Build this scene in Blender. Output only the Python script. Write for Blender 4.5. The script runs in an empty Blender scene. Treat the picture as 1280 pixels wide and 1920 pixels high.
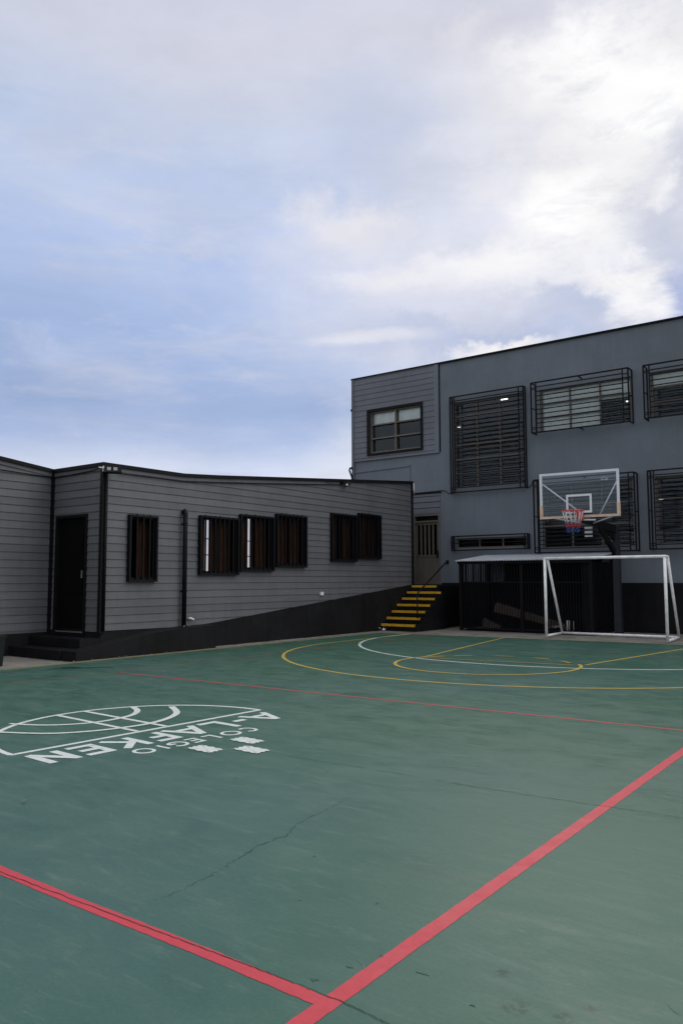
import bpy, math, random
from mathutils import Vector, Matrix
random.seed(7)
C = bpy.context.scene.collection
S = 1.15            # drafting units -> metres (applied to every mesh and location at the end)

# ------------------------------------------------------------------ camera
pitch, yaw, roll = .08728, -.64012, -.00219
fw = Vector((math.sin(yaw)*math.cos(pitch), math.cos(yaw)*math.cos(pitch), math.sin(pitch)))
rt = Vector((math.cos(yaw), -math.sin(yaw), 0)); up = rt.cross(fw)
r2 = rt*math.cos(roll)+up*math.sin(roll); u2 = -rt*math.sin(roll)+up*math.cos(roll)
cam = bpy.data.objects.new("camera", bpy.data.cameras.new("camera")); C.objects.link(cam)
M = Matrix((r2, u2, -fw)).transposed().to_4x4(); M.translation = Vector((0, 0, 1.2*S)); cam.matrix_world = M
cam.data.sensor_fit = 'VERTICAL'; cam.data.sensor_height = 36; cam.data.lens = 1461.86*36/1920
cam.data.clip_start = .05; cam.data.clip_end = 3000
bpy.context.scene.camera = cam
sc = bpy.context.scene
sc.view_settings.view_transform = 'Standard'; sc.view_settings.look = 'None'
sc.view_settings.exposure = 0; sc.view_settings.gamma = 1
sc.view_settings.use_curve_mapping = False

def lin(c):
    out = []
    for v in c:
        v = v/255 if max(c) > 1 else v
        out.append(v/12.92 if v <= .04045 else ((v+.055)/1.055)**2.4)
    return (*out, 1)

# ------------------------------------------------------------------ node helper
class NT:
    def __init__(s, tree): s.t = tree; s.n = tree.nodes; s.l = tree.links
    def node(s, typ, **kw):
        n = s.n.new(typ)
        for k, v in kw.items(): setattr(n, k, v)
        return n
    def put(s, sock, v):
        if isinstance(v, bpy.types.NodeSocket): s.l.new(v, sock)
        elif v is not None: sock.default_value = v
    def math(s, op, a, b=None, c=None, clamp=False):
        n = s.node('ShaderNodeMath', operation=op, use_clamp=clamp)
        s.put(n.inputs[0], a); s.put(n.inputs[1], b); s.put(n.inputs[2], c); return n.outputs[0]
    def mix(s, f, a, b, blend='MIX'):
        n = s.node('ShaderNodeMix', data_type='RGBA', blend_type=blend)
        s.put(n.inputs[0], f); s.put(n.inputs[6], a); s.put(n.inputs[7], b); return n.outputs[2]
    def vmath(s, op, a, b=None):
        n = s.node('ShaderNodeVectorMath', operation=op); s.put(n.inputs[0], a); s.put(n.inputs[1], b); return n.outputs[0]
    def noise(s, vec, scale, detail=4, rough=.55, dist=0):
        n = s.node('ShaderNodeTexNoise'); s.put(n.inputs['Vector'], vec)
        n.inputs['Scale'].default_value = scale; n.inputs['Detail'].default_value = detail
        n.inputs['Roughness'].default_value = rough; n.inputs['Distortion'].default_value = dist
        return n.outputs[0]
    def ramp(s, f, lo, hi, a=0., b=1.):
        n = s.node('ShaderNodeMapRange', interpolation_type='SMOOTHSTEP')
        s.put(n.inputs[0], f); n.inputs[1].default_value = lo; n.inputs[2].default_value = hi
        n.inputs[3].default_value = a; n.inputs[4].default_value = b; return n.outputs[0]

# ------------------------------------------------------------------ sky
SUN_AZ, SUN_EL = math.radians(-17), math.radians(30)   # azimuth from +Y towards +X
world = bpy.data.worlds.new("World"); sc.world = world; world.use_nodes = True
w = NT(world.node_tree); w.n.clear()
out = w.node('ShaderNodeOutputWorld'); bg = w.node('ShaderNodeBackground'); w.l.new(bg.outputs[0], out.inputs[0])
D = w.node('ShaderNodeTexCoord').outputs['Generated']
sep = w.node('ShaderNodeSeparateXYZ'); w.l.new(D, sep.inputs[0])
az = w.math('MULTIPLY', w.math('ARCTAN2', sep.outputs[0], sep.outputs[1]), 180/math.pi)
el = w.math('MULTIPLY', w.math('ARCSINE', sep.outputs[2]), 180/math.pi)
Dst = w.vmath('MULTIPLY', D, (1, 1, 2.6))
n1 = w.noise(w.vmath('MULTIPLY', D, (1, 1, 1.7)), 2.6, 5, .55)
n2 = w.noise(w.vmath('ADD', Dst, (7.3, 2.1, 4.4)), 3.1, 6, .6)
n3 = w.noise(w.vmath('ADD', Dst, (1.3, 9.1, 3.4)), 9.0, 6, .62)
n4 = w.noise(w.vmath('ADD', D, (4.3, 1.1, 8.4)), 14.0, 7, .66)
azw = w.math('ADD', az, w.math('ADD', w.math('MULTIPLY', w.math('SUBTRACT', n1, .5), 14), w.math('MULTIPLY', w.math('SUBTRACT', n3, .5), 7)))
elw = w.math('ADD', el, w.math('ADD', w.math('MULTIPLY', w.math('SUBTRACT', n2, .5), 6), w.math('MULTIPLY', w.math('SUBTRACT', n4, .5), 5)))
elf = w.math('ADD', el, w.math('MULTIPLY', w.math('SUBTRACT', n2, .5), 3))
rampn = w.node('ShaderNodeValToRGB'); w.put(rampn.inputs[0], w.math('DIVIDE', elf, 90, clamp=True))
stops = [(0, (226, 229, 240)), (6.6, (224, 229, 243)), (8.2, (206, 215, 238)), (10, (172, 189, 226)), (12.5, (153, 173, 213)), (15.5, (160, 180, 219)), (18, (167, 187, 226)), (22, (178, 196, 233)),
         (27, (187, 203, 235)), (31, (196, 207, 231)), (36, (206, 210, 226)), (50, (190, 198, 220)), (90, (180, 190, 216))]
cr = rampn.color_ramp
while len(cr.elements) > 1: cr.elements.remove(cr.elements[-1])
cr.elements[0].position = 0; cr.elements[0].color = lin(stops[0][1])
for e, c in stops[1:]:
    k = cr.elements.new(e/90); k.color = lin(c)
col = rampn.outputs[0]
sky = w.node('ShaderNodeTexSky', sky_type='NISHITA', sun_disc=False, sun_elevation=SUN_EL, sun_rotation=SUN_AZ)
col = w.mix(.06, col, w.mix(1., sky.outputs[0], (.12, .12, .12, 1), 'MULTIPLY'))
def blob(a, e, ra, re, c, f, soft=.25, warp=1, rot=0):
    global col
    A, E = (azw, elw) if warp else (az, elf)
    du = w.math('SUBTRACT', A, a); dv = w.math('SUBTRACT', E, e)
    if rot:
        cs, sn = math.cos(math.radians(rot)), math.sin(math.radians(rot))
        du, dv = (w.math('ADD', w.math('MULTIPLY', du, cs), w.math('MULTIPLY', dv, sn)),
                  w.math('SUBTRACT', w.math('MULTIPLY', dv, cs), w.math('MULTIPLY', du, sn)))
    du = w.math('DIVIDE', du, ra); dv = w.math('DIVIDE', dv, re)
    d = w.math('SQRT', w.math('ADD', w.math('MULTIPLY', du, du), w.math('MULTIPLY', dv, dv)))
    d = w.math('ADD', d, w.math('MULTIPLY', w.math('SUBTRACT', n4, .5), .55))
    col = w.mix(w.ramp(d, soft, 1.35, f, 0), col, lin(c) if isinstance(c, tuple) and max(c) > 3 else c)
#BLOBS
BL = [
 # az, el, rad az, rad el, colour, strength, soft
 (-16, 28, 23, 17, (238, 236, 240), .85, 0.0), (-31, 20.5, 12, 6.5, (232, 231, 239), .6, 0), (-45, 35, 13, 4, (211, 212, 226), .7, 0),
 (-26, 37, 15, 3, (208, 209, 224), .75, 0), (-33, 30, 6, 5, (187, 200, 230), .6, 0), (-33.5, 10, 6, 5.5, (226, 230, 240), .7, 0),
 (-17, 33, 6, 3, (247, 246, 247), .8, .1), (-14.5, 31, 7, 5.5, (255, 255, 255), 1, .3), (-12, 35, 5, 3, (236, 234, 238), .7, .1),
 (-20, 26, 6, 4, (243, 241, 243), .8, .1), (-20, 25, 4.6, 2.6, (255, 255, 255), .9, .3), (-25.5, 22, 6, 1.8, (250, 249, 250), .8, .2),
 (-27, 36, 2.2, 1.3, (228, 227, 236), .7, .1), (-35.5, 25, 4.5, 2, (240, 237, 240), .65, .1), (-33, 20.8, 4, 1.2, (243, 240, 243), .6, .1),
 (-12, 26.5, 3.2, 3, (200, 204, 220), .8, .1), (-13, 23, 3.6, 2.4, (196, 202, 220), .7, .15), (-21, 18.2, 9, 1.7, (196, 203, 226), .8, .1),
 (-12, 18.5, 3.5, 3.4, (168, 181, 218), .9, .2), (-26, 17.2, 12, 1.0, (176, 191, 225), .6, .1), (-18.5, 19.5, 5, 1.4, (188, 198, 224), .8, .1),
 (-15.5, 19.6, 1.7, 3.0, (250, 249, 251), .9, .25), (-17, 21.2, 4, 1.4, (250, 249, 250), .9, .2), (-25.5, 16.4, 3.4, .8, (251, 249, 250), .95, .3), (-34.6, 17.6, 5, .38, (230, 231, 240), .8, .2),
 (-13, 25.2, 1.3, 1.2, (248, 248, 250), .8, .2), (-59, 16.5, 2.5, 1.2, (190, 203, 234), .6, .1)]
lay = w.noise(w.vmath('ADD', w.vmath('MULTIPLY', D, (1.3, 1.3, 7)), (2.2, 8.1, 5.5)), 2.2, 7, .62, .3)
lay2 = w.noise(w.vmath('ADD', w.vmath('MULTIPLY', D, (1.6, 1.6, 5)), (12.2, 3.1, 1.5)), 5.2, 8, .66, .2)
col = w.mix(w.ramp(lay, .48, .72, 0, .55), col, lin((204, 208, 225)))
col = w.mix(w.ramp(lay, .5, .28, 0, .35), col, lin((150, 172, 216)))
col = w.mix(w.ramp(lay2, .52, .75, 0, .4), col, lin((214, 215, 228)))
for b in BL: blob(*b[:6], soft=b[6], warp=0 if b[3] < .5 else 1)
col = w.mix(w.math('MULTIPLY', w.ramp(w.noise(w.vmath('ADD', w.vmath('MULTIPLY', D, (1, 1, 2.4)), (3, 3, 9)), 6.5, 9, .68, .25), .50, .70, 0, .5), w.ramp(az, -40, -24)), col, lin((206, 207, 220)))
fine = w.ramp(w.noise(w.vmath('MULTIPLY', D, (2, 2, 5)), 2.4, 8, .62), .3, .7, .95, 1.045)
hsv = w.mix(1., col, fine, 'MULTIPLY'); col = hsv
# unseen sky overhead and to the sides and rear, brightened to light the scene
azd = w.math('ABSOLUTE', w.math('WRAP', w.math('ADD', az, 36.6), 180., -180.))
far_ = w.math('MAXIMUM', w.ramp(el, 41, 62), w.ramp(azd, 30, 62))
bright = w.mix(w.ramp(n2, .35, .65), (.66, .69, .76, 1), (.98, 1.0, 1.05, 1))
bright = w.mix(w.ramp(w.math('ABSOLUTE', w.math('SUBTRACT', az, 48)), 55, 15), bright, (2.7, 2.68, 2.7, 1))  # added bright sector right of the view, lights the near siding
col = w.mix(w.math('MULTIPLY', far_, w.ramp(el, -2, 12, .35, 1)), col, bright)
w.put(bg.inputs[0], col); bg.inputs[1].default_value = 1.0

sun = bpy.data.objects.new("sun", bpy.data.lights.new("sun", 'SUN')); C.objects.link(sun)
sun.data.energy = .5; sun.data.angle = math.radians(25); sun.data.color = (1, .96, .9)
sdir = Vector((math.sin(SUN_AZ)*math.cos(SUN_EL), math.cos(SUN_AZ)*math.cos(SUN_EL), math.sin(SUN_EL)))
sun.rotation_euler = sdir.to_track_quat('Z', 'Y').to_euler(); sun.location = sdir*60

# ------------------------------------------------------------------ materials
MATS = {}
def mat(name, color, rough=.6, spec=.5, var=0., vscale=4., bump=0., bscale=40., metal=0., stretch=(1, 1, 1), col2=None, thr=None, cscale=8.):
    if name in MATS: return MATS[name]
    m = bpy.data.materials.new(name); m.use_nodes = True; t = NT(m.node_tree); b = t.n['Principled BSDF']
    oc = t.node('ShaderNodeTexCoord').outputs['Object']; v = t.vmath('MULTIPLY', oc, stretch)
    c = lin(color)
    if var:
        n = t.noise(v, vscale, 5, .6)
        c = t.mix(1., c, t.ramp(n, .25, .75, 1-var, 1+var), 'MULTIPLY')
    if col2:
        n = t.noise(v, cscale, 5, .65)
        c = t.mix(t.ramp(n, thr, thr+.06), c, lin(col2))
    t.put(b.inputs['Base Color'], c)
    rn = t.noise(v, vscale*2.3, 3); t.put(b.inputs['Roughness'], t.ramp(rn, .2, .8, max(0, rough-.08), min(1, rough+.08)))
    b.inputs['Specular IOR Level'].default_value = spec; b.inputs['Metallic'].default_value = metal
    if bump:
        bn = t.node('ShaderNodeBump'); bn.inputs['Strength'].default_value = bump; bn.inputs['Distance'].default_value = .01
        t.put(bn.inputs['Height'], t.noise(v, bscale, 5, .6)); t.l.new(bn.outputs[0], b.inputs['Normal'])
    MATS[name] = m; return m

def siding_mat(name, color, axis, pitch, var=.07):
    m = mat(name, color, .62, .4, 0, 3); t = NT(m.node_tree); b = t.n['Principled BSDF']
    oc = t.node('ShaderNodeTexCoord').outputs['Object']; s_ = t.node('ShaderNodeSeparateXYZ'); t.l.new(oc, s_.inputs[0])
    row = t.math('FLOOR', t.math('DIVIDE', t.math('SUBTRACT', s_.outputs[2], .11*S), pitch*S))
    wn = t.node('ShaderNodeTexWhiteNoise', noise_dimensions='1D'); t.put(wn.inputs['W'], row)
    f = t.ramp(wn.outputs['Value'], 0, 1, 1-var, 1+var)
    st = (1, .25, 9) if axis == 'y' else (.25, 1, 9)
    g_ = t.noise(t.vmath('MULTIPLY', oc, st), 7, 6, .65)
    big = t.noise(oc, .8, 4, .6)
    c = t.mix(1., lin(color), f, 'MULTIPLY'); c = t.mix(1., c, t.ramp(g_, .25, .75, .93, 1.06), 'MULTIPLY')
    c = t.mix(1., c, t.ramp(big, .3, .7, .92, 1.07), 'MULTIPLY'); t.put(b.inputs['Base Color'], c)
    bn = t.node('ShaderNodeBump'); bn.inputs['Strength'].default_value = .25; bn.inputs['Distance'].default_value = .006
    t.put(bn.inputs['Height'], g_); t.l.new(bn.outputs[0], b.inputs['Normal'])
    return m

def court_mat():
    m = mat('court_paint', (96, 130, 118), .45, .5, 0, 3); t = NT(m.node_tree); b = t.n['Principled BSDF']
    oc = t.node('ShaderNodeTexCoord').outputs['Object']
    big = t.noise(oc, .23, 3, .5); med = t.noise(t.vmath('MULTIPLY', oc, (1, 1.6, 1)), 1.7, 7, .66, .6)
    st = t.noise(t.vmath('MULTIPLY', oc, (1.2, 5, 1)), 2.6, 7, .7, .4); fin = t.noise(oc, 60, 3, .7)
    scuff = t.noise(t.vmath('MULTIPLY', oc, (1, 9, 1)), 6, 8, .75, 1.2)
    c = t.mix(t.ramp(big, .35, .65), lin((51, 90, 72)), lin((60, 92, 84)))
    c = t.mix(t.ramp(med, .42, .75, 0, .5), c, lin((84, 107, 96)))
    c = t.mix(t.ramp(med, .25, .48, .45, 0), c, lin((42, 75, 63)))
    c = t.mix(t.ramp(st, .50, .72, 0, .5), c, lin((92, 113, 103)))
    c = t.mix(t.ramp(scuff, .60, .72, 0, .45), c, lin((120, 138, 128)))
    c = t.mix(t.ramp(st, .2, .36, .35, 0), c, lin((37, 68, 56)))
    dirt = t.noise(t.vmath('ADD', oc, (31, 7, 0)), 7, 4, .6); pat = t.noise(t.vmath('ADD', oc, (3, 17, 0)), .5, 2, .5)
    c = t.mix(t.math('MULTIPLY', t.ramp(dirt, .72, .78, 0, .6), t.ramp(pat, .5, .62)), c, lin((36, 50, 42)))
    sp = t.noise(t.vmath('ADD', oc, (5, 5, 0)), 26, 5, .7)
    for sx, sy, sr in ((-.99, 2.14, .07), (-.86, 2.17, .05), (-.82, 2.26, .035), (-.6, 2.25, .05), (-1.1, 2.3, .04)):
        dd = t.node('ShaderNodeVectorMath', operation='DISTANCE'); t.put(dd.inputs[0], oc); dd.inputs[1].default_value = (sx*S, sy*S, 0)
        c = t.mix(t.math('MULTIPLY', t.ramp(dd.outputs['Value'], sr*.2, sr, .75, 0), t.ramp(sp, .44, .54)), c, lin((34, 50, 42)))
    speck = t.noise(t.vmath('ADD', oc, (9, 2, 0)), 120, 2, .5); grp = t.noise(oc, 1.1, 3, .6)
    c = t.mix(t.math('MULTIPLY', t.ramp(speck, .70, .76, 0, .8), t.ramp(grp, .45, .6)), c, lin((128, 142, 134)))
    speck2 = t.noise(t.vmath('ADD', oc, (19, 22, 0)), 90, 2, .5)
    c = t.mix(t.math('MULTIPLY', t.ramp(speck2, .71, .77, 0, .7), t.ramp(grp, .55, .4)), c, lin((32, 52, 44)))
    c = t.mix(1., c, t.ramp(fin, .2, .8, .90, 1.09), 'MULTIPLY'); c = t.mix(1., c, (.86, .885, .88, 1), 'MULTIPLY')
    t.put(b.inputs['Base Color'], c)
    t.put(b.inputs['Roughness'], t.math('ADD', t.ramp(med, .3, .7, .36, .50), t.ramp(st, .3, .7, -.05, .07)))
    b.inputs['Specular IOR Level'].default_value = .25
    bn = t.node('ShaderNodeBump'); bn.inputs['Strength'].default_value = .35; bn.inputs['Distance'].default_value = .0025
    h = t.math('ADD', t.math('MULTIPLY', t.noise(oc, 45, 5, .75), .8), t.math('MULTIPLY', t.noise(t.vmath('MULTIPLY', oc, (1, 4, 1)), 14, 5, .7), .5))
    t.put(bn.inputs['Height'], h); t.l.new(bn.outputs[0], b.inputs['Normal'])
    return m

def worn_paint(name, color, wear=.42, base=(58, 88, 74)):
    """line paint worn through to the green below in patches"""
    m = mat(name, color, .5, .4, 0, 3); t = NT(m.node_tree); b = t.n['Principled BSDF']
    oc = t.node('ShaderNodeTexCoord').outputs['Object']
    n = t.noise(oc, 9, 8, .75); n0 = t.noise(oc, 1.3, 3, .6)
    k = t.math('ADD', t.math('MULTIPLY', n, .6), t.math('MULTIPLY', n0, .4))
    c = t.mix(1., lin(color), t.ramp(t.noise(oc, 22, 4, .7), .2, .8, .88, 1.1), 'MULTIPLY')
    c = t.mix(t.ramp(k, wear-.05, wear+.05, .85, 0), c, lin(base)); t.put(b.inputs['Base Color'], c)
    bn = t.node('ShaderNodeBump'); bn.inputs['Strength'].default_value = .3; bn.inputs['Distance'].default_value = .004
    t.put(bn.inputs['Height'], t.noise(oc, 38, 4, .7)); t.l.new(bn.outputs[0], b.inputs['Normal'])
    return m

def glass_mat(name, tint=(.75, .8, .82, 1), refl=1., base=.0):
    m = bpy.data.materials.new(name); m.use_nodes = True; t = NT(m.node_tree); t.n.clear()
    o = t.node('ShaderNodeOutputMaterial'); mx = t.node('ShaderNodeMixShader'); tr = t.node('ShaderNodeBsdfTransparent'); gl = t.node('ShaderNodeBsdfGlossy')
    tr.inputs[0].default_value = tint; gl.inputs['Roughness'].default_value = .07; gl.inputs[0].default_value = (.78, .9, 1, 1)
    fr = t.node('ShaderNodeFresnel'); fr.inputs[0].default_value = 1.5
    t.put(mx.inputs[0], t.math('ADD', t.math('MULTIPLY', fr.outputs[0], refl), base, clamp=True)); t.l.new(tr.outputs[0], mx.inputs[1]); t.l.new(gl.outputs[0], mx.inputs[2]); t.l.new(mx.outputs[0], o.inputs[0])
    return m
def emit_mat(name, color, s):
    m = bpy.data.materials.new(name); m.use_nodes = True; b = m.node_tree.nodes['Principled BSDF']
    b.inputs['Base Color'].default_value = (.8, .8, .8, 1); b.inputs['Emission Color'].default_value = lin(color); b.inputs['Emission Strength'].default_value = s
    return m

MA = dict(
 court=court_mat(),  concrete=mat('concrete', (118, 115, 110), .85, .3, .22, 1.6, .5, 30, col2=(84, 82, 78), thr=.58, cscale=2.2),
 side_y=siding_mat('siding_grey', (87, 87, 91), 'y', .1297), side_x=siding_mat('siding_grey_front', (87, 87, 91), 'x', .1297),
 side_b=siding_mat('siding_blue_grey', (98, 101, 110), 'x', .157, .04),
 pole=mat('dark_pole_paint', (32, 34, 42), .5, .3, .1, 5), plaster=mat('blue_grey_render', (102, 109, 118), .7, .3, .07, 1.1, .3, 25), black=mat('black_wall_paint', (23, 23, 25), .65, .15, .25, 2, .3, 30, col2=(38, 38, 38), thr=.7, cscale=5),
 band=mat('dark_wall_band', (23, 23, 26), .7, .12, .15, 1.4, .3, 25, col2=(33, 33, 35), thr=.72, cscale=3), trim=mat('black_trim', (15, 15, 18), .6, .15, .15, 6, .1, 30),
 iron=mat('painted_iron', (15, 16, 21), .6, .15, .2, 9, .15, 60), alu=mat('bronze_aluminium', (100, 93, 86), .5, .4, .15, 8), alu_dark=mat('dark_window_frame', (15, 14, 14), .6, .15, .1, 6),
 white=mat('chipped_white_tube', (228, 228, 228), .42, .5, .12, 5, .2, 40, col2=(48, 48, 50), thr=.69, cscale=16), wframe=mat('white_frame', (214, 216, 222), .5, .5, .05, 5, .1, 30),
 wood=mat('peach_padding', (205, 180, 158), .7, .3, .14, 8, .2, 40), red=mat('rim_red', (206, 52, 44), .4, .5, .1, 9), netw=mat('net_white', (200, 200, 205), .8, .2),
 netr=mat('net_red', (190, 60, 84), .8, .2), netb=mat('net_blue', (62, 84, 150), .8, .2), yellow=mat('step_yellow', (205, 158, 36), .6, .3, .14, 9, .2, 40, col2=(120, 88, 40), thr=.68, cscale=6),
 door=mat('dark_door', (12, 11, 11), .7, .06, .15, 4), cream=mat('cream_door_paint', (98, 92, 84), .6, .4, .1, 3, .1, 30), steel=mat('steel', (190, 190, 190), .35, .5, metal=.9),
 roof=mat('corrugated_grey', (170, 174, 182), .5, .5, .16, 3, .15, 30, col2=(120, 118, 116), thr=.62, cscale=3), curtain=mat('brown_curtain', (88, 58, 40), .9, .1, .5, 3, .3, 20, stretch=(1, 7, .6)),
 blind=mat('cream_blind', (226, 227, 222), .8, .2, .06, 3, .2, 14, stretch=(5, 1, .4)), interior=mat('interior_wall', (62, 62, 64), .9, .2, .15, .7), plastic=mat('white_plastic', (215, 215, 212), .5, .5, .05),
 green_bin=mat('dark_green_plastic', (17, 24, 23), .5, .2, .1, 6), roofing=mat('flat_roofing', (74, 76, 80), .8, .3, .2, 1), lens=mat('dull_lens', (130, 130, 126), .3, .5), paper=mat('paper', (208, 210, 214), .8, .2, .04, 9),
 pane=glass_mat('window_glass', (.9, .93, .94, 1), .95), pane_dark=glass_mat('tinted_glass', (.62, .62, .62, 1), .10), acrylic=glass_mat('acrylic', (.94, .96, .97, 1), .35, .015),
 l_red=worn_paint('red_line_paint', (176, 50, 60), .34, (74, 90, 80)), l_redw=worn_paint('faded_red_line_paint', (118, 66, 60), .5, (66, 92, 76)), l_redm=worn_paint('thin_red_line_paint', (146, 56, 56), .36, (66, 88, 76)),
 l_yel=worn_paint('yellow_line_paint', (160, 146, 80), .42, (84, 100, 70)), l_yell=worn_paint('bright_yellow_line_paint', (178, 152, 66), .34, (108, 112, 66)), l_whi=worn_paint('white_line_paint', (186, 194, 188), .33, (98, 118, 106)), l_logo=worn_paint('logo_paint', (194, 199, 195), .30, (92, 114, 102)),
 crack=mat('crack_dark', (44, 62, 54), .9, .1, .5, 6), stain=mat('dark_stain', (50, 76, 66), .7, .3, .3, 14), scuff=mat('scuff', (92, 112, 102), .7, .3, .2, 6), wet=mat('green_stain', (26, 50, 40), .4, .5, .2, 9), tube=emit_mat('lit_tube', (255, 252, 244), 3.0))

def add_streaks(m, amt=.10):
    t = NT(m.node_tree); b = t.n['Principled BSDF']; src = b.inputs['Base Color'].links[0].from_socket
    oc = t.node('ShaderNodeTexCoord').outputs['Object']
    a = t.noise(t.vmath('MULTIPLY', oc, (3.2, 3.2, .22)), 2.2, 6, .7); c2 = t.noise(t.vmath('ADD', oc, (4, 4, 4)), .55, 4, .55); d = t.noise(oc, 5, 6, .7)
    c = t.mix(1., src, t.ramp(a, .35, .75, 1+amt*.4, 1-amt), 'MULTIPLY'); c = t.mix(1., c, t.ramp(c2, .35, .65, 1-amt*.7, 1+amt*.7), 'MULTIPLY')
    c = t.mix(1., c, t.ramp(d, .3, .7, 1-amt*.35, 1+amt*.35), 'MULTIPLY'); t.put(b.inputs['Base Color'], c)
add_streaks(MA['plaster'], .055); add_streaks(MA['black'], .3); add_streaks(MA['band'], .3); add_streaks(MA['side_y'], .10); add_streaks(MA['side_x'], .10); add_streaks(MA['side_b'], .07); add_streaks(MA['white'], .09); add_streaks(MA['cream'], .12)

# ------------------------------------------------------------------ mesh builder
class MB:
    def __init__(s): s.v = []; s.f = []; s.smooth = set()
    def quad(s, *p, smooth=False):
        b = len(s.v); s.v += [tuple(q) for q in p]; s.f.append(tuple(range(b, b+len(p))))
        if smooth: s.smooth.add(len(s.f)-1)
        return s
    def box(s, x0, x1, y0, y1, z0, z1):
        b = len(s.v)
        s.v += [(x, y, z) for z in (z0, z1) for y in (y0, y1) for x in (x0, x1)]
        for f in ((0, 2, 3, 1), (4, 5, 7, 6), (0, 1, 5, 4), (2, 6, 7, 3), (0, 4, 6, 2), (1, 3, 7, 5)): s.f.append(tuple(b+i for i in f))
        return s
    def bar(s, p, q, w_, h_=None, upv=(0, 0, 1)):
        p, q = Vector(p), Vector(q); h_ = h_ or w_; d = (q-p).normalized(); u = Vector(upv)
        if abs(d.dot(u)) > .98: u = Vector((0, 1, 0))
        a = d.cross(u).normalized(); c = a.cross(d).normalized(); b = len(s.v)
        for e in (p, q):
            for sa, sc_ in ((-1, -1), (1, -1), (1, 1), (-1, 1)): s.v.append(tuple(e+a*sa*w_/2+c*sc_*h_/2))
        for f in ((0, 3, 2, 1), (4, 5, 6, 7), (0, 1, 5, 4), (1, 2, 6, 5), (2, 3, 7, 6), (3, 0, 4, 7)): s.f.append(tuple(b+i for i in f))
        return s
    def tube(s, pts, r, n=10, closed=False, r2=None):
        pts = [Vector(p) for p in pts]; m = len(pts); b = len(s.v); prev = None
        for i, p in enumerate(pts):
            if closed: d = pts[(i+1) % m]-pts[i-1]
            else: d = pts[min(i+1, m-1)]-pts[max(i-1, 0)]
            d.normalize(); u = prev if prev is not None else (Vector((0, 0, 1)) if abs(d.z) < .9 else Vector((1, 0, 0)))
            a = (u-d*u.dot(d)).normalized(); prev = a; c = d.cross(a); rr = r if r2 is None else r+(r2-r)*i/(m-1)
            for k in range(n):
                t_ = 2*math.pi*k/n; s.v.append(tuple(p+a*math.cos(t_)*rr+c*math.sin(t_)*rr))
        for i in range(m if closed else m-1):
            j = (i+1) % m
            for k in range(n):
                l = (k+1) % n; s.f.append((b+i*n+k, b+i*n+l, b+j*n+l, b+j*n+k)); s.smooth.add(len(s.f)-1)
        if not closed:
            s.f.append(tuple(b+k for k in range(n))[::-1]); s.f.append(tuple(b+(m-1)*n+k for k in range(n)))
        return s
    def prism(s, poly, f0, f1):
        """poly in 2D, f0/f1 map 2D -> 3D for the two ends"""
        n = len(poly); b = len(s.v); s.v += [tuple(f0(*p)) for p in poly]+[tuple(f1(*p)) for p in poly]
        s.f.append(tuple(range(b, b+n))); s.f.append(tuple(range(b+2*n-1, b+n-1, -1)))
        for i in range(n): s.f.append((b+i, b+(i+1) % n, b+n+(i+1) % n, b+n+i))
        return s
    def build(s, name, m, parent=None, label=None, cat=None, group=None, kind=None):
        me = bpy.data.meshes.new(name); off = Vector((0, 0, 0))
        p = parent
        while p is not None: off = off+p.location; p = p.parent
        me.from_pydata([tuple(Vector(v)-off) for v in s.v], [], s.f)
        for i in s.smooth: me.polygons[i].use_smooth = True
        me.materials.append(MA[m]); me.validate(); me.update()
        o = bpy.data.objects.new(name, me); C.objects.link(o); o.parent = parent
        if label: o['label'] = label
        if cat: o['category'] = cat
        if group: o['group'] = group
        if kind: o['kind'] = kind
        return o
def thing(name, loc, label, cat, group=None):
    o = bpy.data.objects.new(name, None); C.objects.link(o); o.location = loc; o.empty_display_size = .2
    o['label'] = label; o['category'] = cat
    if group: o['group'] = group
    return o

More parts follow.
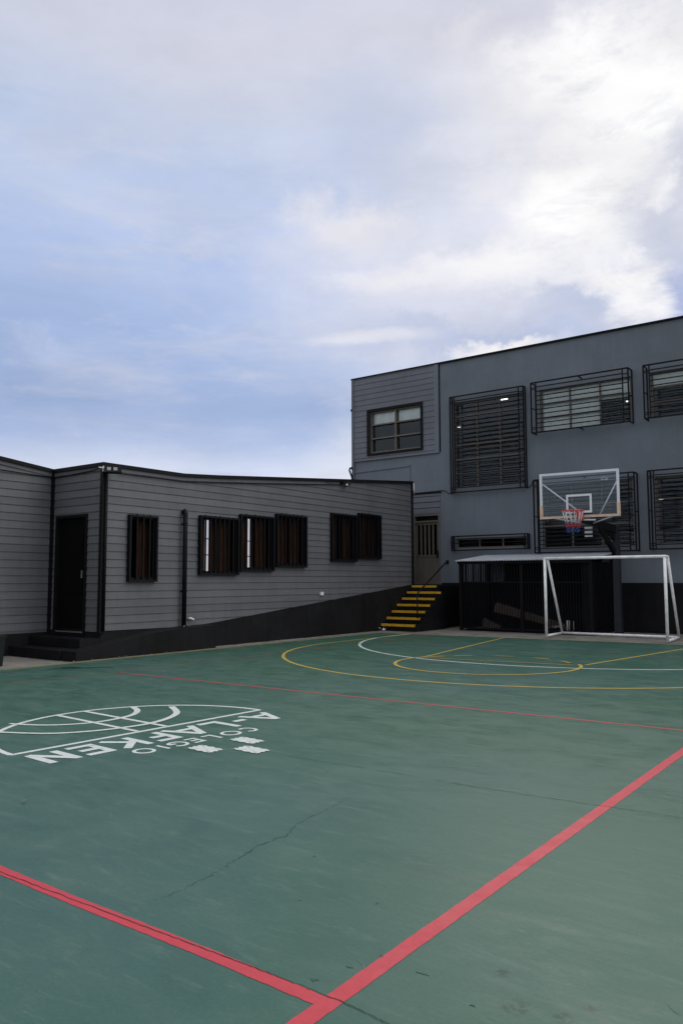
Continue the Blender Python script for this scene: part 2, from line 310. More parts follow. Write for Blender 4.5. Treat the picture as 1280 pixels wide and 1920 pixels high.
def clip(poly, a, b, keep_above):
    """clip 2D polygon by the line z = a + b*u"""
    out_ = []; n = len(poly)
    sd = lambda p: (p[1]-(a+b*p[0]))*(1 if keep_above else -1)
    for i in range(n):
        p, q = poly[i], poly[(i+1) % n]; sp, sq = sd(p), sd(q)
        if sp >= 0: out_.append(p)
        if (sp >= 0) != (sq >= 0):
            t_ = sp/(sp-sq); out_.append((p[0]+(q[0]-p[0])*t_, p[1]+(q[1]-p[1])*t_))
    return out_
def interp(pl, u):
    for (a, za), (b, zb) in zip(pl, pl[1:]):
        if u <= b: return za+(zb-za)*(u-a)/(b-a)
    return pl[-1][1]
def siding(mp, bot, top, holes, pitch_, z_off, proud=.014, groove=.0115):
    """lap boards with real grooves; mp(u,z,d)->xyz; bot/top polylines (u,z); holes (u0,u1,z0,z1)"""
    mb = MB(); us = sorted({u for u, _ in bot} | {u for u, _ in top} | {h[i] for h in holes for i in (0, 1)})
    zmin = min(z for _, z in bot); zmax = max(z for _, z in top)
    k0 = math.floor((zmin-z_off)/pitch_)
    for ua, ub in zip(us, us[1:]):
        um = (ua+ub)/2; hs = [h for h in holes if h[0] < um < h[1]]
        ba, bb = interp(bot, ua+1e-9), interp(bot, ub); ta, tb = interp(top, ua+1e-9), interp(top, ub)
        sb = (bb-ba)/(ub-ua); st = (tb-ta)/(ub-ua)
        z = z_off+k0*pitch_
        while z < zmax:
            segs = [(z, z+groove, 0, 0), (z+groove, z+groove+.0015, 0, proud), (z+groove+.0015, z+pitch_, proud, proud*.35), (z+pitch_-.0001, z+pitch_, proud*.35, 0)]
            for z0, z1, d0, d1 in segs:
                cuts = sorted({z0, z1} | {h[i] for h in hs for i in (2, 3) if z0 < h[i] < z1})
                for c0, c1 in zip(cuts, cuts[1:]):
                    cm = (c0+c1)/2
                    if any(h[2] < cm < h[3] for h in hs): continue
                    poly = clip(clip([(ua, c0), (ub, c0), (ub, c1), (ua, c1)], ba-sb*ua, sb, True), ta-st*ua, st, False)
                    if len(poly) < 3: continue
                    mb.quad(*[mp(u, zz, d0+(d1-d0)*(zz-z0)/(z1-z0)) for u, zz in poly])
            z += pitch_
    return mb
def flatwall(mb, mp, u0, u1, z0, z1, holes, depth):
    us = sorted({u0, u1} | {h[i] for h in holes for i in (0, 1)}); zs = sorted({z0, z1} | {h[i] for h in holes for i in (2, 3)})
    for a, b in zip(us, us[1:]):
        for c, d in zip(zs, zs[1:]):
            if any(h[0] < (a+b)/2 < h[1] and h[2] < (c+d)/2 < h[3] for h in holes): continue
            mb.quad(mp(a, c, 0), mp(b, c, 0), mp(b, d, 0), mp(a, d, 0))
    for a, b, c, d in holes:
        mb.quad(mp(a, c, 0), mp(a, d, 0), mp(a, d, -depth), mp(a, c, -depth)); mb.quad(mp(b, c, 0), mp(b, d, 0), mp(b, d, -depth), mp(b, c, -depth))
        mb.quad(mp(a, c, 0), mp(b, c, 0), mp(b, c, -depth), mp(a, c, -depth)); mb.quad(mp(a, d, 0), mp(b, d, 0), mp(b, d, -depth), mp(a, d, -depth))
    return mb
def ubox(mb, mp, a, b, c, d, d0, d1):
    """box in wall coordinates"""
    P = [mp(u, z, dd) for dd in (d0, d1) for z in (c, d) for u in (a, b)]
    k = len(mb.v); mb.v += P
    for f in ((0, 1, 3, 2), (4, 6, 7, 5), (0, 4, 5, 1), (2, 3, 7, 6), (0, 2, 6, 4), (1, 5, 7, 3)): mb.f.append(tuple(k+i for i in f))
def frame(mb, mp, a, b, c, d, w_, d0, d1):
    ubox(mb, mp, a, b, c, c+w_, d0, d1); ubox(mb, mp, a, b, d-w_, d, d0, d1)
    ubox(mb, mp, a, a+w_, c+w_, d-w_, d0, d1); ubox(mb, mp, b-w_, b, c+w_, d-w_, d0, d1)

# ------------------------------------------------------------------ ground
MB().quad((-300, -300, -.012), (300, -300, -.012), (300, 300, -.012), (-300, 300, -.012)).build('ground', 'concrete', kind='structure')
MB().quad((-10.14, -12, 0), (9, -12, 0), (9, 16.3, 0), (-3.2, 15.5, 0), (-10.14, 15.0, 0)).build('court_surface', 'court', kind='structure')

def ribbon(mb, pts, wd, z=.0035, closed=False, wf=None):
    z *= .33
    pts = [Vector((p[0], p[1])) for p in pts]; n = len(pts); L = []
    for i, p in enumerate(pts):
        d = (pts[(i+1) % n]-pts[i-1]) if closed else (pts[min(i+1, n-1)]-pts[max(i-1, 0)])
        d.normalize(); nn = Vector((-d.y, d.x)); ww = wd if wf is None else wf(i/(n-1))
        L.append((p+nn*ww/2, p-nn*ww/2))
    rng = range(n) if closed else range(n-1)
    for i in rng:
        a, b = L[i], L[(i+1) % n]; mb.quad((*a[0], z), (*a[1], z), (*b[1], z), (*b[0], z))
    return mb
def arc(cx, cy, r, a0, a1, n=60): return [(cx+r*math.cos(math.radians(a0+(a1-a0)*i/n)), cy+r*math.sin(math.radians(a0+(a1-a0)*i/n))) for i in range(n+1)]
def marking(name, mb, m): mb.build(name, m, kind='structure')
JR = random.Random(8)
mb = MB(); ribbon(mb, [(-1.425+JR.uniform(-.0012, .0012), -2+11.5*i/330) for i in range(331)], .063, wf=lambda t_: .063+JR.uniform(-.0022, .0022)); marking('red_sideline', mb, 'l_red')
mb = MB(); ribbon(mb, [(-9.0+7.543*i/260, 1.87-.025*i/260+JR.uniform(-.0012, .0012)+.004*math.sin(i*.11)) for i in range(261)], .055, wf=lambda t_: .055+JR.uniform(-.003, .003)); marking('red_crossline', mb, 'l_red')
mb = MB(); ribbon(mb, [(-8.55, 6.58), (-5.97, 6.62), (-3.37, 6.68), (-1.46, 6.72)], .05); marking('red_attack_line', mb, 'l_redm')
mb = MB(); ribbon(mb, [(-8.75, 4.6), (-8.58, 6.5), (-8.6, 10), (-8.65, 14.7)], .045); marking('faded_red_sideline', mb, 'l_redw')
mb = MB(); ribbon(mb, [(-8.6, 12.75), (2, 12.75)], .045); marking('faded_red_end_line', mb, 'l_redw')
mb = MB(); ribbon(mb, [(-10.075, -2), (-10.075, 14.95)], .05, .004); marking('yellow_edge_line', mb, 'l_yel')
mb = MB(); ribbon(mb, [(-10.14, -2), (-10.14, 15.0)], .07, .012); marking('court_kerb_strip', mb, 'concrete')
mb = MB(); ribbon(mb, [(-10.1, 14.965), (-3.2, 15.465), (9, 16.26)], .045, .004); marking('yellow_end_line', mb, 'l_yel')
mb = MB(); ribbon(mb, [(-9.25, 15.0), (-9.25, 13.6)]+arc(-5.15, 12.2, 4.1, 180, 360, 90)+[(-1.05, 15.5)], .05, .0075); marking('yellow_three_point_line', mb, 'l_yell')
mb = MB(); ribbon(mb, [(-9.3, 15.0)]+arc(-5.2, 14.4, 4.1, 178, 362, 90)+[(-1.1, 15.6)], .055, .0035); marking('white_goal_area_line', mb, 'l_whi')
mb = MB(); ribbon(mb, [(-7.08, 15.15), (-6.34, 10.67)], .05, .011); ribbon(mb, [(-3.28, 15.42), (-3.90, 10.98)], .05, .011)
marking('yellow_key_line', mb, 'l_yell')
mb = MB(); ribbon(mb, arc(-5.1, 10.3, 1.3, 164, 392, 70), .05, .0145); marking('yellow_free_throw_circle', mb, 'l_yell')
mb = MB(); ribbon(mb, [(-6.32, 10.55), (-3.9, 10.86)], .045, .0165); marking('yellow_free_throw_line', mb, 'l_yel')
mb = MB()
for a in (40, 66, 96, 126, 148): ribbon(mb, arc(-5.1, 10.3, 1.22, a, a+14, 6), .05, .0185)
marking('yellow_dashed_arc', mb, 'l_yell')

# cracks and stains
def jag(pts, amp, n, seed):
    R = random.Random(seed); o = []
    for (a, b) in zip(pts, pts[1:]):
        for i in range(n): o.append((a[0]+(b[0]-a[0])*i/n+R.uniform(-amp, amp), a[1]+(b[1]-a[1])*i/n+R.uniform(-amp, amp)))
    return o+[pts[-1]]
mb = MB()
#CRACKS
CR = []
marks_cr = [([(-2.39, 2.02), (-2.38, 2.18), (-2.42, 2.4), (-2.46, 2.61), (-2.49, 2.67), (-2.48, 2.9), (-2.55, 3.06), (-2.59, 3.42), (-2.66, 3.7)], .010, 12, 1, .0032, .0035),
            ([(-3.65, 4.16), (-2.87, 4.19), (-2.13, 4.20), (-1.57, 4.235), (-1.3, 4.265), (-.9, 4.28)], .006, 22, 2, .0032, .0075),
            ([(-9, 1.80), (-3.2, 1.835), (-2.35, 1.855), (-1.75, 1.872), (-1.40, 1.875), (-1.12, 1.85), (-.2, 1.86)], .0025, 26, 3, .0034, .0075)]
for p, amp, n, sd_, wd, z in marks_cr: Rw = random.Random(sd_); ribbon(mb, jag(p, amp, n, sd_), wd, z, wf=lambda t_: wd*(Rw.uniform(.7, 1.1) if sd_ == 3 else Rw.choice((.15, .5, .8, 1, 1.2)))*(1 if z > .004 else math.sin(math.pi*min(1, t_*1.02))**.5+.1))
mb.build('surface_crack', 'crack', kind='structure')
def splat(mb, cx, cy, rx, ry, z, seed, n=22, rough=.4):
    R = random.Random(seed); P = []
    ph = [R.uniform(0, 6.28) for _ in range(4)]
    for i in range(n):
        a = 2*math.pi*i/n; r = 1+rough*.5*math.sin(2*a+ph[0])+rough*.35*math.sin(3*a+ph[1])+rough*.3*math.sin(5*a+ph[2])+R.uniform(-.5, .5)*rough*.4
        P.append((cx+rx*r*math.cos(a), cy+ry*r*math.sin(a), z))
    mb.quad(*P)
mb = MB()
SP = [(-.99, 2.15, .018, .014), (-.965, 2.11, .012, .02), (-.86, 2.165, .012, .008), (-.82, 2.26, .012, .008), (-1.54, 1.925, .012, .006), (-1.50, 2.05, .009, .004), (-1.30, 2.15, .02, .003), (-1.09, 2.08, .006, .005), (-1.46, 2.17, .006, .003), (-2.2, 2.75, .006, .005), (-1.7, 2.5, .005, .005), (-1.95, 2.35, .005, .003)]
for i, (x, y, a, b) in enumerate(SP[4:]): splat(mb, x, y, a, b, .0012, i, rough=.8)
mb.build('dark_stain', 'stain', kind='structure')
mb = MB(); splat(mb, -9.55, 6.55, .12, .1, .0025, 31); ribbon(mb, [(-9.62, 6.2), (-9.5, 6.5), (-9.35, 6.62), (-9.2, 6.9), (-9.05, 6.88)], .09, .0028, wf=lambda t_: .03+.08*math.sin(3.14*t_)); ribbon(mb, [(-9.9, 5.5), (-9.75, 5.8), (-9.78, 6.02)], .03, .0028)
mb.build('dark_paint_spill', 'wet', kind='structure')

mb = MB(); R = random.Random(12)
for k in range(120):
    x, y = R.uniform(-9, -.3), R.uniform(1.6, 14) ; L_ = R.uniform(.03, .22)*(1 if R.random() < .8 else 2); a = R.uniform(0, 6.28); cv = R.uniform(-2.5, 2.5)
    if -6.4 < x < -3.5 and 2.9 < y < 5.6: continue
    pts = [(x, y)]
    for q in range(8): a += cv*.1; pts.append((pts[-1][0]+math.cos(a)*L_/8, pts[-1][1]+math.sin(a)*L_/8))
    wd_ = R.uniform(.0012, .004); ribbon(mb, pts, wd_, .003, wf=lambda t_: wd_*math.sin(math.pi*min(max(t_, .05), .95)))
mb.build('scuff_marks', 'scuff', kind='stuff')
# ------------------------------------------------------------------ floor logo
logo = thing('floor_logo', (-5.07, 4.26, 0), 'white painted emblem of half a basketball with COLEGIO A-LAFKEN lettering on the green court', 'floor logo')
def LG(u, v, z=.0045):   # u along the reading direction, v towards the top of the letters
    ox, oy = -5.02, 5.44; eu = Vector((-.047, -1)).normalized(); ev = Vector((1, -.047)).normalized()
    p = Vector((ox, oy))+eu*u+ev*v; return (p.x, p.y)
def gl(pts): return [LG(*p) for p in pts]
mb = MB(); CU, R_ = 1.18, 1.2
ribbon(mb, gl([(-.03, 0), (2.39, 0)]), .045, .004)
ribbon(mb, gl([(CU+R_*math.cos(math.radians(a)), R_*1.02*math.sin(math.radians(a))) for a in range(-180, 1, 3)]), .045, .0065)
for du in (-.14, .14): ribbon(mb, gl([(CU+du-.0, -.02), (CU+du*.98, -R_*1.0)]), .045, .009)
def cat(pts, n=10):
    o = []; P = [pts[0]]+pts+[pts[-1]]
    for i in range(1, len(P)-2):
        for k in range(n):
            t_ = k/n; o.append(tuple(.5*((2*P[i][j])+(-P[i-1][j]+P[i+1][j])*t_+(2*P[i-1][j]-5*P[i][j]+4*P[i+1][j]-P[i+2][j])*t_*t_+(-P[i-1][j]+3*P[i][j]-3*P[i+1][j]+P[i+2][j])*t_**3) for j in (0, 1)))
    return o+[tuple(pts[-1])]
ribbon(mb, cat([(-6.12, 4.88), (-5.90, 4.76), (-5.75, 4.58), (-5.70, 4.36), (-5.72, 4.13), (-5.84, 3.93), (-6.0, 3.80), (-6.24, 3.70)]), .05, .0115, wf=lambda t_: .06-.02*t_)
ribbon(mb, cat([(-5.82, 5.10), (-5.52, 4.90), (-5.36, 4.66), (-5.29, 4.38), (-5.33, 4.10), (-5.42, 3.87), (-5.60, 3.64), (-5.97, 3.44)]), .05, .014, wf=lambda t_: .065-.025*t_)
mb.build('ball_outline', 'l_logo', logo)
# letter strokes in a unit box (0..1 wide, 0..1 high)
LET = {'A': [[(0, 0), (.5, 1)], [(1, 0), (.5, 1)], [(.2, .32), (.8, .32)]], '-': [[(0, .42), (1, .42)]], 'L': [[(.13, 1), (.13, 0)], [(0, .09), (1, .09)]],
       'F': [[(.13, 0), (.13, 1)], [(0, .91), (1, .91)], [(.1, .5), (.85, .5)]], 'K': [[(.13, 0), (.13, 1)], [(.95, 1), (.2, .42)], [(.38, .55), (.98, 0)]],
       'E': [[(.13, 0), (.13, 1)], [(0, .91), (1, .91)], [(.1, .5), (.88, .5)], [(0, .09), (1, .09)]], 'N': [[(.12, 0), (.12, 1)], [(.88, 0), (.88, 1)], [(.1, .98), (.9, .02)]],
       'I': [[(.5, 0), (.5, 1)]], 'O': 'O', 'C': 'C', 'G': 'G'}
def letter(ch, u0, u1, v0, v1, wd, z0):
    mb = MB(); U = lambda x: u0+(u1-u0)*x; V = lambda y: v0+(v1-v0)*y; st = LET[ch]; z = z0
    el_ = lambda a, b: [(U(.5+.46*math.cos(math.radians(t_))), V(.5+.46*math.sin(math.radians(t_)))) for t_ in range(a, b+1, 10)]
    if st == 'O': ribbon(mb, gl(el_(0, 350)), wd, z, closed=True)
    elif st == 'C': ribbon(mb, gl(el_(42, 318)), wd, z)
    elif st == 'G':
        ribbon(mb, gl(el_(40, 340)), wd, z); ribbon(mb, gl([(U(.98), V(.42)), (U(.55), V(.42))]), wd, z+.002)
    else:
        for s_ in st: ribbon(mb, gl([(U(a), V(b)) for a, b in s_]), wd, z); z += .0022
    mb.build('letter', 'l_logo', logo)
for ch, ya, yb in (('A', 5.38, 5.09), ('-', 5.03, 4.90), ('L', 4.81, 4.60), ('A', 4.54, 4.25), ('F', 4.20, 3.99), ('K', 3.93, 3.68), ('E', 3.61, 3.39), ('N', 3.335, 3.09)):
    letter(ch, 5.44-ya, 5.44-yb, .115, .45, .062, .0045)
for ch, ya, yb in (('C', 4.79, 4.66), ('O', 4.62, 4.46), ('L', 4.39, 4.29), ('E', 4.23, 4.12), ('G', 4.09, 3.94), ('I', 3.91, 3.85), ('O', 3.79, 3.64)):
    letter(ch, 5.44-ya, 5.44-yb, .535 if ch != 'I' else .54, .69, .028, .0045)
for cu, cv in ((1.02, .92), (1.415, .905), (1.225, 1.18)):
    mb = MB(); P = []
    side = [(-1.05, -1), (-.84, -.80), (-.56, -.98), (-.28, -.80), (0, -1.0), (.28, -.80), (.56, -.98), (.84, -.80)]
    for q in range(4):
        c_, s__ = math.cos(q*math.pi/2), math.sin(q*math.pi/2)
        for x, y in side: P.append((x*c_-y*s__, x*s__+y*c_))
    b0 = len(mb.v); mb.v = [(*LG(cu, cv), .004)]+[(*LG(cu+x*.078, cv+y*.135), .004) for x, y in P]
    for i in range(len(P)): mb.f.append((0, 1+i, 1+(i+1) % len(P)))
    mb.build('star', 'l_logo', logo)

# ------------------------------------------------------------------ classroom building (left)
XW, XI, YC, YE = -10.6, -12.0, 7.78, 17.29
cb = thing('classroom_building', (-13, 10, 0), 'low building clad in dark grey lap siding with barred windows along the ramp', 'building')
mpM = lambda u, z, d: (XW+d, u, z); mpI = lambda u, z, d: (XI+d, u, z); mpD = lambda u, z, d: (u, YC-d, z)
TOPM = [(YC, 3.09), (9.45, 3.09), (10.3, 3.15), (YE, 3.74)]; BOTM = [(YC, .40), (9.55, .385), (10.2, .42), (YE, 1.09)]
WIN = [(8.29, 8.83, 1.22, 2.27), (9.87, 10.82, 1.34, 2.36), (10.92, 11.84, 1.42, 2.45), (11.97, 12.88, 1.51, 2.53), (13.82, 14.72, 1.66, 2.67), (14.86, 15.73, 1.74, 2.74)]
wall = siding(mpM, BOTM, TOPM, WIN, .1297, .1088).build('wall', 'side_y', cb)
siding(mpD, [(XI, .38), (XW, .38)], [(XI, 3.09), (XW, 3.09)], [(-11.86, -10.98, .3, 2.30)], .1297, .1088).build('wall', 'side_x', cb)
siding(mpI, [(1, .34), (YC, .34)], [(1, 3.5), (4.4, 3.46), (YC, 3.09)], [], .1297, .1088).build('wall', 'side_y', cb)
# backing so no light leaks through, back wall with two openings, floor, end wall
mb = MB(); flatwall(mb, lambda u, z, d: (XW-.06+d, u, z), YC+.06, YE-.04, .3, 3.05, WIN, .05)
mb.quad((-16, YC+.13, 3.04), (XW-.06, YC+.13, 3.04), (XW-.06, YC+.13, 0), (-16, YC+.13, 0))
flatwall(mb, lambda u, z, d: (-16-d, u, z), YC, YE, 0, 3.2, [(14.9, 15.55, 1.35, 2.95), (16.65, 17.2, 1.4, 3.1)], .1)
mb.box(-16, XW-.07, YE-.05, YE-.01, .0, 3.6); mb.quad((-16, YC, .4), (XW, YC, .4), (XW, YE, .4), (-16, YE, .4))
mb.build('interior_shell', 'interior', cb)
mb = MB(); mb.box(-16, XW, YE, YE+.03, .0, 3.6); mb.build('end_wall', 'plaster', cb)
for y_ in (15.2, 16.9):
    for z_ in (1.9, 2.35): MB().box(-16.04, -16.0, y_-.35, y_+.35, z_, z_+.025).build('rear_window_bar', 'alu_dark', cb)
# roof
mb = MB(); n = 0
tp = [(YC-.03, 3.10), (9.45, 3.10), (10.3, 3.16), (YE+.02, 3.75)]
for (a, za), (b, zb) in zip(tp, tp[1:]): mb.quad((XW+.03, a, za), (XW+.03, b, zb), (-16.2, b, zb-.25), (-16.2, a, za-.25))
tpi = [(1, 3.51), (4.4, 3.47), (YC-.03, 3.10)]
for (a, za), (b, zb) in zip(tpi, tpi[1:]): mb.quad((XI+.03, a, za), (XI+.03, b, zb), (-16.2, b, zb-.25), (-16.2, a, za-.25))
mb.build('roof', 'roofing', cb)
mb = MB()
def strip(mb, mp, pl, z0, z1, d0, d1):
    for (a, za), (b, zb) in zip(pl, pl[1:]):
        P = [(a, za+z0), (b, zb+z0), (b, zb+z1), (a, za+z1)]
        mb.prism(P, lambda u, z: mp(u, z, d0), lambda u, z: mp(u, z, d1))
strip(mb, mpM, TOPM, -.035, .025, 0, .06); strip(mb, mpI, [(1, 3.5), (4.4, 3.46), (YC, 3.09)], -.035, .025, 0, .06)
strip(mb, mpD, [(XI+.06, 3.09), (XW+.06, 3.09)], -.035, .025, 0, .06); mb.build('roof_flashing', 'trim', cb)
mb = MB(); strip(mb, mpM, [(YC+.05, 3.09), (9.45, 3.09), (10.3, 3.15), (13.6, 3.428)], -.10, -.037, .017, .028); strip(mb, mpD, [(XI+.04, 3.09), (XW, 3.09)], -.10, -.037, .017, .028); strip(mb, mpI, [(1, 3.5), (4.4, 3.46), (YC, 3.09)], -.10, -.037, .017, .028)
mb.build('trim_board', 'side_y', cb)
mb = MB(); mb.box(XW-.03, XW+.035, YC-.045, YC+.055, .36, 3.05); mb.tube([(XW+.055, YC+.02, .4), (XW+.055, YC+.02, 3.0)], .022, 8); mb.build('corner_trim', 'trim', cb)
mb = MB(); mb.box(XI, XI+.06, YC-.055, YC-.0, .34, 3.05); mb.build('corner_trim', 'trim', cb)
mb = MB(); mb.box(XW-.02, XW+.03, YE-.05, YE+.03, 1.06, 3.72); mb.build('corner_trim', 'trim', cb)
# plinths (black)
mb = MB()
mb.prism([(YC, -.01), (YE, -.01), (YE, 1.085), (10.2, .415), (9.55, .38), (YC, .39)], lambda u, z: (XW-.05, u, z), lambda u, z: (XW+.012, u, z))
mb.box(XI-.05, XI+.01, 1, YC-.0, -.01, .335); mb.box(XI, XW, YC-.01, YC+.04, -.01, .375)
mb.build('plinth', 'black', cb)
mb = MB(); mb.tube([(XW+.03, 9.46, 2.41), (XW+.07, 9.46, 2.44), (XW+.09, 9.46, 2.40), (XW+.09, 9.46, .40)], .042, 12); mb.box(XW, XW+.14, 9.44, 9.48, 2.2, 2.22); mb.box(XW, XW+.14, 9.44, 9.48, 1.0, 1.02); mb.build('downpipe', 'trim', cb)
mb = MB(); mb.tube([(XW+.02, YE+.06, 3.72), (XW+.02, YE+.08, 3.48), (XW-.01, YE+.1, 3.40)], .022, 8); mb.build('downpipe', 'steel', cb)
mb = MB(); mb.box(XW+.005, XW+.045, 13.42, 13.52, .875, .945); mb.build('outlet_box', 'plastic', cb)
mb = MB(); mb.tube([(XW+.02, 9.62, .52), (XW+.05, 9.65, .53), (XW+.06, 9.72, .50)], .02, 8); mb.build('pipe_stub', 'plastic', cb)
# windows with security grilles
CUR = {1: [(10.155, 10.225)], 2: [(11.325, 11.385)]}
for i, (a, b, c, d) in enumerate(WIN):
    mb = MB(); frame(mb, mpM, a, b, c, d, .035, -.09, .028); m_ = (a+b)/2
    if b-a > .7: ubox(mb, mpM, m_+.02, m_+.055, c+.035, d-.035, -.09, -.05)
    wn_ = mb.build('window', 'alu_dark', cb)
    mb = MB(); mb.quad(*[mpM(u, z, -.07) for u, z in ((a+.03, c+.03), (b-.03, c+.03), (b-.03, d-.03), (a+.03, d-.03))]); mb.build('pane', 'pane_dark', wn_)
    mb = MB(); gaps = CUR.get(i, []); u = a-.1; R = random.Random(i)
    while u < b+.45:   # pleated curtain behind the glass, left open in places
        e = u+.015; mid = (u+e)/2
        if not any(g0 < mid < g1 for g0, g1 in gaps) and not (i in (0, 4, 5) and int(u*9) % 4 == 0):
            dd = .02*math.sin(u*42)+.012*math.sin(u*19+i); d2 = .02*math.sin(e*42)+.012*math.sin(e*19+i)
            mb.quad(mpM(u, c+.0, -.14+dd), mpM(e, c+.0, -.14+d2), mpM(e, d+.02, -.14+d2), mpM(u, d+.02, -.14+dd), smooth=True)
        u = e
    mb.build('curtain', 'curtain', wn_)
    mb = MB(); frame(mb, mpM, a-.03, b+.03, c-.04, d+.03, .035, .002, .085)
    for uu in (a-.01, b-.02):
        for zz in (c, d-.03): ubox(mb, mpM, uu, uu+.03, zz, zz+.03, .0, .056)
    nb = max(4, round((b-a)/.125))
    for k in range(1, nb):
        uu = a+(b-a)*k/nb+R.uniform(-.004, .004)
        ux = uu+(XW+.07-(XW-.14))*0
        ubox(mb, mpM, uu-.011, uu+.011, c-.02, d+.035+R.uniform(0, .012), .040, .066)
    mb.build('security_grille', 'iron', wn_)
# door
mb = MB(); mb.box(-11.81, -11.02, YC+.03, YC+.07, .40, 2.26); dr = mb.build('door', 'door', cb)
mb = MB(); mb.box(-11.70, -11.13, YC+.018, YC+.032, 1.0, 2.12); mb.build('door_panel', 'door', dr)
mb = MB(); mb.box(-11.105, -11.075, YC-.03, YC-.012, 1.245, 1.37); mb.box(-11.1, -11.08, YC-.02, YC+.03, 1.26, 1.28); mb.box(-11.1, -11.08, YC-.02, YC+.03, 1.335, 1.355); mb.build('handle', 'steel', dr)
mb = MB(); frame(mb, mpD, -11.86, -10.98, .30, 2.30, .05, -.12, .03); mb.build('door_frame', 'trim', cb)
mb = MB(); mb.box(-11.8, -11.03, YC-.02, YC+.05, .352, .372); mb.build('door_sill', 'steel', cb)

# wedge ramp with entrance steps
rp = thing('entrance_ramp', (-10.9, 8, 0), 'black painted concrete ramp and doorstep wedge along the left building wall', 'ramp')
mb = MB(); pr = [(7.08, -.01), (9.95, -.01), (9.95, .405), (9.5, .40), (9.1, .385), (8.5, .335), (8.0, .27), (7.7, .215), (7.5, .17), (7.3, .145), (7.08, .14)]
mb.prism(pr, lambda u, z: (XW+.013, u, z), lambda u, z: (-10.21, u, z)); mb.build('ramp', 'black', rp)
mb = MB(); mb.box(-12.0+.012, XW+.01, 7.05, 7.40, -.01, .143); mb.build('step', 'black', rp)
mb = MB(); mb.box(-12.0+.012, XW+.008, 7.405, 7.765, -.01, .29); mb.build('step', 'black', rp)

# floodlight, camera, cables, bin
fl = thing('floodlight', (XW+.1, YC-.02, 3.0), 'black twin floodlight on the roof corner above the entrance door', 'floodlight')
mb = MB(); mb.bar((XW+.0, YC-.1, 3.03), (XW+.16, YC+.02, 3.0), .02); mb.bar((XW+.05, YC-.05, 3.05), (XW+.05, YC-.05, 2.96), .02); mb.build('bracket', 'steel', fl)
def rotbox(mb, c, sx, sy, sz, rx, rz):
    R = Matrix.Rotation(rz, 3, 'Z') @ Matrix.Rotation(rx, 3, 'X'); b = len(mb.v)
    for z in (-1, 1):
        for y in (-1, 1):
            for x in (-1, 1): mb.v.append(tuple(Vector(c)+R @ Vector((x*sx/2, y*sy/2, z*sz/2))))
    for f in ((0, 2, 3, 1), (4, 5, 7, 6), (0, 1, 5, 4), (2, 6, 7, 3), (0, 4, 6, 2), (1, 3, 7, 5)): mb.f.append(tuple(b+i for i in f))
    return mb
FR = Matrix.Rotation(.93, 3, 'Z') @ Matrix.Rotation(-.45, 3, 'X'); FC = Vector((XW+.19, YC+.03, 2.985))
mb = MB(); rotbox(mb, FC, .27, .05, .125, -.45, .93); mb.build('housing', 'trim', fl)
for k in (-.05, .05):
    mb = MB(); rotbox(mb, FC+FR @ Vector((k-.01, -.028, 0)), .06, .006, .06, -.45, .93); mb.build('lens', 'lens', fl)
sc_ = thing('security_camera', (XW+.08, 14.34, 3.39), 'small black security camera under the roof edge of the left building', 'camera')
mb = MB(); mb.tube([(XW+.015, 14.2, 3.42), (XW+.06, 14.2, 3.42)], .05, 12); mb.tube([(XW+.06, 14.2, 3.42), (XW+.1, 14.3, 3.40)], .018, 8); mb.build('mount', 'trim', sc_)
mb = MB(); mb.tube([(XW+.07, 14.42, 3.42), (XW+.17, 14.22, 3.37)], .042, 12); mb.build('housing', 'trim', sc_)
mb = MB(); mb.tube([(XW+.17, 14.22, 3.37), (XW+.178, 14.205, 3.367)], .026, 12); mb.build('lens', 'plastic', sc_)
mb = MB(); mb.tube([(XW+.034, YC+.3, 2.965), (XW+.034, 9.45, 2.97), (XW+.034, 10.3, 3.03), (XW+.034, 12.2, 3.19), (XW+.034, 14.15, 3.37)], .008, 6)
mb.build('roof_cable', 'trim', None, 'thin black cable clipped along under the roof edge to the security camera', 'cable')
mb = MB(); mb.tube([(XI+.034, 1.5, 3.16), (XI+.034, 5, 3.06), (XI+.034, YC-.02, 2.975), (XI+.12, YC-.034, 2.97), (XW-.3, YC-.034, 3.0), (XW-.05, YC-.034, 3.03)], .008, 6)
mb.build('roof_cable', 'trim', None, 'thin black cable running over the far left wall to the floodlight', 'cable')
bn_ = thing('rubbish_bin', (-10.70, 5.92, 0), 'dark green bin cut off by the left edge, beside the doorstep', 'bin')
mb = MB(); mb.prism([(-.2, -.2), (.2, -.2), (.2, .2), (-.2, .2)], lambda x, y: (-10.70+x*.9, 5.92+y*.9, 0), lambda x, y: (-10.70+x, 5.92+y, .40)); mb.build('body', 'green_bin', bn_)
mb = MB(); mb.box(-10.915, -10.485, 5.705, 6.135, .40, .43); mb.build('lid', 'green_bin', bn_)

# ------------------------------------------------------------------ school block (right)
YB = 18.5
sb = thing('school_block', (-6, 19, 0), 'two storey blue grey rendered school block with barred windows and black base', 'building')
mpB = lambda u, z, d: (u, YB-d, z)
OPN = {'f0': (-12.72, -11.0, 4.86, 6.08), 'f1': (-10.0, -7.97, 3.64, 5.98), 'f2': (-7.55, -5.30, 4.88, 5.97), 'f3': (-4.86, -2.6, 4.90, 5.98),
       'f4': (-7.56, -5.33, 1.97, 3.55), 'f5': (-4.84, -2.6, 1.98, 3.55), 'low': (-9.98, -7.98, 2.03, 2.30), 'door': (-11.3, -10.45, 1.09, 3.0)}
flatwall(MB(), mpB, -10.4, 6, 0, 7.13, [OPN[k] for k in ('f1', 'f2', 'f3', 'f4', 'f5', 'low')], .14).build('wall', 'plaster', sb)
flatwall(MB(), mpB, -13.28, -10.4, 0, 4.68, [(-11.3, -10.45, 1.09, 3.0)], .14).build('wall', 'plaster', sb)
mpS = lambda u, z, d: (u, YB-.03-d, z)
